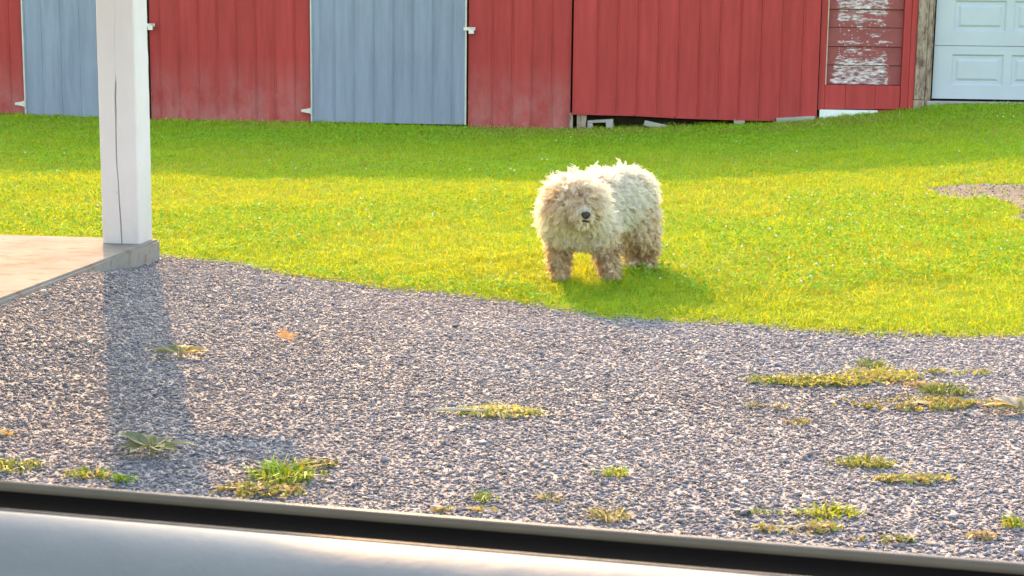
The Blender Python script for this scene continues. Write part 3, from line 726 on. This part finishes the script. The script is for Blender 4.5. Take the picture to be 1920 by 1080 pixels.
mat_weed('low_weed', 1.42, 5.96, .15, .11, 360, [(.45, .44, .07), YEL, DRY], 'bright yellow weed mound behind the long row', .045)
tuft('grass_tuft', 1.42, 6.2, .05, .05, 100, .07, [OLV, (.12, .22, .07)], 'dark green upright tuft farthest back among the gravel weeds', 'grass tuft')
tuft('grass_tuft', 1.575, 5.68, .085, .06, 190, .075, [OLV, (.13, .22, .06)], 'round dark green tuft right of the yellow weeds', 'grass tuft')
mat_weed('low_weed', 1.42, 5.47, .22, .09, 560, [OLV, YEL, (.33, .22, .06)], 'wide olive and reddish low weed patch in front of the yellow mound', .035)
mat_weed('low_weed', 1.72, 5.49, .13, .04, 120, [DRY, YEL], 'thin dry tail of the olive weed patch to its right', .02)
mat_weed('low_weed', 1.53, 5.80, .1, .03, 90, [DRY, (.45, .3, .16)], 'dry brownish weed between the yellow mound and the dark tuft', .02)
mat_weed('low_weed', 1.74, 6.06, .13, .05, 90, [GRY, YEL], 'faint grey-green weed at the back right of the gravel', .03)
mat_weed('low_weed', .91, 5.42, .10, .03, 70, [(.42, .38, .28), GRY], 'greyish dead weed left of the small olive sprout', .03)
tuft('grass_tuft', .955, 5.2, .04, .03, 45, .05, [DRY, OLV], 'small olive and tan sprout alone in front of the weed rows', 'grass tuft')
broadleaf(1.75, 5.36, [(175, .13, .05, 5, (.5, .42, .28)), (150, .1, .05, 35, (.45, .42, .36)), (110, .09, .05, 40, (.5, .46, .38)), (10, .12, .05, 8, (.45, .36, .2)), (-160, .1, .04, 4, OLV), (60, .1, .05, 30, DRY)], 'withered tan broadleaf weed at the right edge of the gravel')
tuft('grass_tuft', 1.075, 4.69, .085, .05, 240, .05, [OLV, YEL, (.2, .24, .06)], 'rounded olive tuft in the right foreground gravel', 'grass tuft')
mat_weed('low_weed', 1.18, 4.52, .12, .035, 150, [DRY, YEL], 'dry yellow weed streak just right of the rounded olive tuft', .025)
tuft('grass_tuft', .86, 4.18, .085, .045, 110, .05, [(.3, .42, .04), YEL], 'bright lime-green tuft low on the right above the car sill', 'grass tuft', wdt=.007)
tuft('grass_tuft', .69, 4.19, .05, .03, 50, .035, [OLV, GRN], 'small dull tuft left of the lime-green tuft', 'grass tuft')
mat_weed('low_weed', .76, 4.06, .12, .04, 150, [YEL, DRY, DRY], 'tan and yellow weed patch in front of the lime-green tuft', .025)
tuft('grass_tuft', 1.37, 4.11, .06, .03, 70, .05, [(.3, .42, .04), YEL], 'bright lime tuft at the lower right corner', 'grass tuft', wdt=.007)
mat_weed('low_weed', 1.24, 4.0, .05, .025, 50, [DRY, (.5, .36, .2)], 'tan weed speck left of the lower right lime tuft', .02)
mat_weed('low_weed', .97, 3.97, .1, .025, 60, [OLV, DRY], 'faint olive weed strip along the car sill on the right', .015)
mat_weed('low_weed', -1.60, 4.9, .03, .03, 30, [DRY, (.5, .42, .3)], 'tan weed speck at the left edge of the gravel', .025)

# ------------------------------------------------------------------ dog
GZ = float(terr(.45, 8.25))
CAPS = [  # p0, r0, p1, r1, region
    ((.31, 8.23, .34), .125, (.588, 8.52, .395), .13, 'body'),
    ((.580, 8.48, .430), .132, (.612, 8.55, .400), .130, 'body'),
    ((.34, 8.26, .37), .115, (.46, 8.38, .415), .122, 'body'),
    ((.275, 8.17, .30), .12, (.40, 8.19, .29), .115, 'chest'),
    ((.245, 8.21, .35), .085, (.24, 8.20, .25), .07, 'chest'),
    ((.31, 8.17, .42), .115, (.31, 8.02, .445), .105, 'head'),
    ((.305, 8.00, .44), .105, (.315, 7.97, .42), .095, 'head'),
    ((.32, 7.93, .405), .068, (.352, 7.852, .380), .045, 'muzzle'),
    ((.325, 7.93, .365), .05, (.348, 7.868, .350), .034, 'muzzle'),
    ((.225, 8.04, .47), .04, (.20, 8.02, .36), .035, 'head'), ((.40, 8.04, .47), .04, (.425, 8.03, .36), .035, 'head'),
    ((.245, 8.20, .26), .08, (.242, 8.215, .16), .048, 'leg'), ((.242, 8.215, .16), .046, (.246, 8.17, .05), .036, 'leg'), ((.246, 8.17, .04), .042, (.247, 8.13, .036), .040, 'foot'),
    ((.43, 8.20, .26), .085, (.49, 8.225, .16), .054, 'leg'), ((.49, 8.225, .16), .052, (.508, 8.185, .05), .039, 'leg'), ((.508, 8.185, .04), .045, (.510, 8.145, .036), .042, 'foot'),
    ((.59, 8.55, .32), .11, (.625, 8.52, .18), .06, 'leg'), ((.625, 8.52, .18), .052, (.64, 8.57, .11), .042, 'leg'), ((.64, 8.57, .11), .04, (.645, 8.53, .04), .040, 'foot'), ((.645, 8.53, .036), .04, (.642, 8.49, .034), .036, 'foot'),
    ((.67, 8.52, .32), .10, (.71, 8.49, .18), .06, 'leg'), ((.71, 8.49, .18), .052, (.73, 8.55, .11), .042, 'leg'), ((.73, 8.55, .11), .04, (.732, 8.51, .04), .040, 'foot'), ((.732, 8.51, .036), .04, (.73, 8.47, .034), .036, 'foot'),
    ((.66, 8.67, .40), .05, (.72, 8.74, .27), .035, 'body'),
]
def build_body():
    bm = bmesh.new()
    for p0, r0_, p1, r1_, _ in CAPS:
        a, c = Vector(p0), Vector(p1); n = max(2, int((c - a).length / .02) + 1)
        for i in range(n):
            t = i / (n - 1)
            bmesh.ops.create_icosphere(bm, subdivisions=2, radius=r0_ + (r1_ - r0_) * t, matrix=Matrix.Translation(a.lerp(c, t)))
    me = bpy.data.meshes.new('tmp'); bm.to_mesh(me); bm.free()
    o = bpy.data.objects.new('tmp', me); col.objects.link(o)
    r = o.modifiers.new('r', 'REMESH'); r.mode = 'VOXEL'; r.voxel_size = .014
    s = o.modifiers.new('s', 'SMOOTH'); s.factor = .6; s.iterations = 6
    dg = bpy.context.evaluated_depsgraph_get(); me2 = bpy.data.meshes.new_from_object(o.evaluated_get(dg))
    bpy.data.objects.remove(o); return me2
bme = build_body(); bme.name = 'dog'
bme.polygons.foreach_set('use_smooth', [True] * len(bme.polygons)); bme.materials.clear(); bme.materials.append(M['skin'])
_a = bme.color_attributes.new('tint', 'FLOAT_COLOR', 'POINT')
for _i, _v in enumerate(bme.vertices):
    _k = float(sstep(.10, .26, _v.co.z)); _c = [.62 + .33 * _k, .48 + .43 * _k, .34 + .50 * _k]; 
    if (_v.co - Vector((.352, 7.83, .37))).length < .10: _c = [.50, .41, .32]
    _a.data[_i].color = (*_c, 1)
dog = link(bpy.data.objects.new('dog', bme)); dog.location = (0, 0, GZ + .002)
tag(dog, 'big shaggy cream dog with dirty tan face and legs, standing on the lawn', 'dog')

def fur(n_lock, per, seg):
    bme.calc_loop_triangles(); nt_ = len(bme.loop_triangles)
    tri = np.zeros(nt_ * 3, np.int32); bme.loop_triangles.foreach_get('vertices', tri); tri = tri.reshape(-1, 3)
    co = np.zeros(len(bme.vertices) * 3); bme.vertices.foreach_get('co', co); co = co.reshape(-1, 3)
    nr = np.zeros(len(bme.vertices) * 3); bme.vertices.foreach_get('normal', nr); nr = nr.reshape(-1, 3)
    A, B, C_ = co[tri[:, 0]], co[tri[:, 1]], co[tri[:, 2]]
    area = np.linalg.norm(np.cross(B - A, C_ - A), axis=1)
    ti = rng.choice(nt_, n_lock, p=area / area.sum()); r1, r2 = rng.uniform(0, 1, (2, n_lock)); q = np.sqrt(r1)
    wts = np.stack([1 - q, q * (1 - r2), q * r2], 1)
    P = (co[tri[ti]] * wts[:, :, None]).sum(1); N = (nr[tri[ti]] * wts[:, :, None]).sum(1); N /= np.linalg.norm(N, axis=1, keepdims=True)
    # nearest region
    best = np.full(n_lock, 9.); reg = np.zeros(n_lock, int); names = ['body', 'chest', 'head', 'muzzle', 'leg', 'foot']
    for p0, r0_, p1, r1_, nm in CAPS:
        a, c = np.array(p0), np.array(p1); d = c - a; t = np.clip(((P - a) @ d) / (d @ d + 1e-9), 0, 1)
        ds = np.linalg.norm(P - (a + t[:, None] * d), axis=1) - (r0_ + (r1_ - r0_) * t)
        k = ds < best; best[k] = ds[k]; reg[k] = names.index(nm)
    N0 = N
    nose = np.array([.358, 7.812, .384]); mouth = np.array([.350, 7.832, .350])
    keep = (np.linalg.norm(P - nose, axis=1) > .024) & (np.linalg.norm((P - mouth) * np.array([.8, .8, 1.8]), axis=1) > .017)
    P, N, reg = P[keep], N[keep], reg[keep]; n = len(P)
    L = np.array([.072, .070, .080, .030, .052, .034])[reg] * rng.uniform(.7, 1.15, n)
    low = P[:, 2] < .16; L = np.where((reg < 2) & (P[:, 2] < .27), L * .6, L)
    flow = rng.normal(0, .42, (n, 3))
    spine = np.array([.69, .72, 0.]); side = np.array([.72, -.69, 0.])
    body = reg == 0; ctr = np.array([.45, 8.37, 0]); sd_ = np.sign((P - ctr) @ side)[:, None]
    flow[body] += (sd_ * side * .5 + spine * .35)[body]
    head = reg == 2; hc = np.array([.31, 8.02, .46]); o_ = P - hc; o_[:, 2] *= .2; flow[head] += (o_ / (np.linalg.norm(o_, axis=1, keepdims=True) + 1e-6) * .6)[head]
    mz = reg == 3; flow[mz] += np.array([.0, .55, -.2])
    d0 = N * np.where(mz, .45, .9)[:, None] + flow * .55; d0 /= np.linalg.norm(d0, axis=1, keepdims=True)
    d1 = N * .5 + flow * .75 + np.array([0, 0, -.7]); d1 /= np.linalg.norm(d1, axis=1, keepdims=True)
    # lock centre lines
    K = seg + 1; ts = np.linspace(0, 1, K); X = np.zeros((n, K, 3)); X[:, 0] = P - N * .004
    T = np.zeros((n, K, 3))
    for i in range(K):
        bl = ts[i] ** .8; d = d0 * (1 - bl) + d1 * bl; d /= np.linalg.norm(d, axis=1, keepdims=True); T[:, i] = d
        if i: X[:, i] = X[:, i - 1] + d * (L / seg)[:, None]
    # curl of each lock
    e1 = np.cross(T, N[:, None, :]); e1 /= np.linalg.norm(e1, axis=2, keepdims=True) + 1e-6; e2 = np.cross(T, e1)
    ph = rng.uniform(0, 6.283, n)[:, None]; fr = rng.uniform(1.0, 2.6, n)[:, None] * 6.283; am = (np.array([.014, .014, .013, .004, .011, .005])[reg] * rng.uniform(.4, 1.3, n))[:, None] * ts ** .7
    X = X + e1 * (am * np.sin(fr * ts + ph))[:, :, None] + e2 * (am * .6 * np.cos(fr * ts + ph))[:, :, None]
    # strands in a lock
    sp = np.array([.010, .010, .0095, .006, .009, .007])[reg]
    off = rng.normal(0, 1, (n, per, 2)) * sp[:, None, None] * .8
    taper = (1.0 - .72 * ts)
    S = X[:, None] + e1[:, None] * (off[:, :, 0, None] * taper)[..., None] + e2[:, None] * (off[:, :, 1, None] * taper * .7)[..., None]
    S += rng.normal(0, .0026, S.shape) * ts[None, None, :, None]
    ln = rng.uniform(.75, 1.12, (n, per)); S = S[:, :, :1] + (S - S[:, :, :1]) * ln[:, :, None, None]
    S[..., 2] = np.maximum(S[..., 2], .004 + .01 * rng.uniform(0, 1, S.shape[:3]))
    wv = (.0047 * (1 - .7 * ts ** 1.3))[None, None, :, None] * rng.uniform(.6, 1.3, (n, per))[:, :, None, None]
    tw = rng.normal(0, .35, (n, per))[:, :, None, None]
    Wd = (e1[:, None] * np.cos(tw) + e2[:, None] * np.sin(tw)) * wv * .5
    V = np.stack([S - Wd, S + Wd], 3)                       # n, per, K, 2, 3
    V = V.reshape(-1, 3); ns = n * per
    b0 = (np.arange(ns) * K * 2)[:, None] + np.arange(seg)[None] * 2; b0 = b0.ravel()
    F = np.stack([b0, b0 + 1, b0 + 3, b0 + 2], 1)
    # coat colour: cream, dirtied to tan on face, chest and legs
    cream = np.array([.985, .955, .895]); tan = np.array([.91, .78, .58]); brown = np.array([.55, .35, .18]); grey = np.array([.92, .88, .83])
    nz = fbm(P[:, 0] * 18 + P[:, 2] * 9, P[:, 1] * 18 + P[:, 2] * 13, 131)
    dirt_ = np.array([.02, .25, .18, .42, .62, .85])[reg] + .45 * (nz - .5) + .5 * sstep(.25, .06, P[:, 2]) * (reg != 3)
    face = head & (P[:, 1] < 7.99) & (P[:, 2] < .50); dirt_ = np.where(face, .58 + .7 * (nz - .5), dirt_)
    dirt_ = np.clip(dirt_ + rng.normal(0, .12, n), 0, 1)[:, None]
    c = cream * (1 - dirt_) + tan * dirt_
    k = (dirt_[:, 0] > .62) & (rng.uniform(0, 1, n) < .38); c[k] = .45 * c[k] + .55 * brown
    k = rng.uniform(0, 1, n) < .12; c[k] = .5 * c[k] + .5 * grey
    k = face & (rng.uniform(0, 1, n) < .35); c[k] = .6 * c[k] + .4 * brown
    k = (P[:, 2] < .20) & (rng.uniform(0, 1, n) < .4) & (reg != 3); c[k] = .5 * c[k] + .5 * brown
    c *= rng.uniform(.92, 1.04, (n, 1))
    C = np.clip(c[:, None, :] * rng.uniform(.95, 1.04, (n, per, 1)), 0, .985)
    C = np.repeat(C.reshape(-1, 3), K * 2, 0)
    return V, F, C
V, F, C = fur(6300, 9, 5)
coat = np_mesh('coat', V, F, M['fur'], C, parent=dog, smooth=True); tag(coat, kind='stuff')
n_fur = len(F) * 2
# nose and mouth
bm = bmesh.new(); bmesh.ops.create_icosphere(bm, subdivisions=3, radius=1)
for v in bm.verts:
    x_, y_, z_ = v.co; v.co = (x_ * .024 * (1 + .25 * z_), y_ * .018, z_ * .019)
    if y_ < -.2 and abs(abs(x_) - .4) < .2 and -.5 < z_ < .1: v.co.y += .006
me = bpy.data.meshes.new('nose'); bm.to_mesh(me); bm.free(); me.materials.append(M['nose']); me.polygons.foreach_set('use_smooth', [True] * len(me.polygons))
no = link(bpy.data.objects.new('nose', me), dog); no.location = (.359, 7.803, .385); no.rotation_euler = (R(-8), 0, R(20))
m = MB(); m.tube([(.322, 7.845, .350), (.335, 7.826, .353), (.352, 7.816, .356), (.366, 7.824, .352), (.378, 7.842, .347)], [.003, .005, .0055, .005, .003], 6)
m.build('mouth', M['nose'], dog, smooth=True)

# ------------------------------------------------------------------ car window sill in front of the camera
CE = Vector((.975, -.2215, 0)); CI = Vector((-.2215, -.975, 0))
car = empty('car', (-.02, .893, 0)); tag(car, 'car door sill with black window seal and pale padded trim in the foreground', 'car door')
def cprof(name, prof, mat, smooth=True, l0=-1.3, l1=1.1, close=True):
    m = MB(); f_ = lambda l: (lambda p: tuple(CE * l + CI * p[0] + Vector((0, 0, p[1]))))
    segs = np.linspace(l0, l1, 25); n = len(prof); V = [f_(l)(p) for l in segs for p in prof]
    F = [(i * n + k, i * n + (k + 1) % n, (i + 1) * n + (k + 1) % n, (i + 1) * n + k) for i in range(len(segs) - 1) for k in range(n if close else n - 1)]
    F += [tuple(range(n))[::-1], tuple((len(segs) - 1) * n + k for k in range(n))]
    o = mesh_obj(name, V, F, mat, car)
    if smooth: o.data.polygons.foreach_set('use_smooth', [True] * len(o.data.polygons)); o.data.set_sharp_from_angle(angle=R(50))
    return o
arc = lambda cx, cz, r, a0, a1, n: [(cx + r * math.cos(R(a)), cz + r * math.sin(R(a))) for a in np.linspace(a0, a1, n)]
M['seal_rim'] = simple('satin_window_trim', (.16, .132, .112), .42, .1, 30, bmp=.05)
M['door_trim'] = None
m_, t_, b_ = new_mat('padded_door_trim')
tc_ = nd(t_, 'ShaderNodeTexCoord').outputs['Object']
t_.links.new(ramp(t_, noise(t_, 12, 4, vec=tc_), [(.3, (.24, .255, .28)), (.7, (.28, .295, .32))]), b_.inputs['Base Color'])
b_.inputs['Roughness'].default_value = .5
bump(t_, b_, noise(t_, 40, 4, .6, vec=tc_), .12, .006); M['door_trim'] = m_
cprof('outer_seal', arc(.0, 1.0165, .0035, 200, -20, 9) + [(.0035, .99), (-.004, .99)], M['seal_rim'])
cprof('window_seal', [(.0037, 1.0145), (.007, 1.0115), (.014, 1.0085), (.024, 1.0075), (.0300, 1.0105), (.0303, .985), (.0037, .985)], M['black_rubber'])
cprof('inner_seal', arc(.0327, 1.0110, .0022, 180, 0, 7) + [(.0349, .985), (.0305, .985)], simple('grey_inner_seal', (.10, .095, .095), .5, .1, 30))
shoulder = [(.0352, 1.0115)] + [(mm, 1.0130 - 12.5 * (mm - .037) ** 2) for mm in np.linspace(.037, .080, 12)] + [(.098, .978), (.114, .94), (.120, .88), (.120, .45), (.06, .45), (.0352, .95)]
cprof('door_panel', shoulder, M['door_trim'])
cprof('outer_skin', [(-.0065, 1.005), (-.03, .99), (-.06, .90), (-.075, .75), (-.07, .45), (-.05, .45), (-.05, .75), (-.03, .88), (-.0065, .985)], simple('dark_car_paint', (.03, .035, .045), .25, .1, 4, bmp=0))
cprof('roof', [(.16, 1.50), (.22, 1.525), (.7, 1.56), (1.35, 1.55), (1.35, 1.53), (.7, 1.535), (.22, 1.50), (.17, 1.485)], simple('grey_headliner', (.35, .34, .33), .9, .05, 4, bmp=0))
cprof('far_door', [(1.4, .4), (1.46, .4), (1.46, 1.02), (1.4, 1.02)], M['door_trim'], False)
print('TRIS', n_st, n_gr, n_fur)
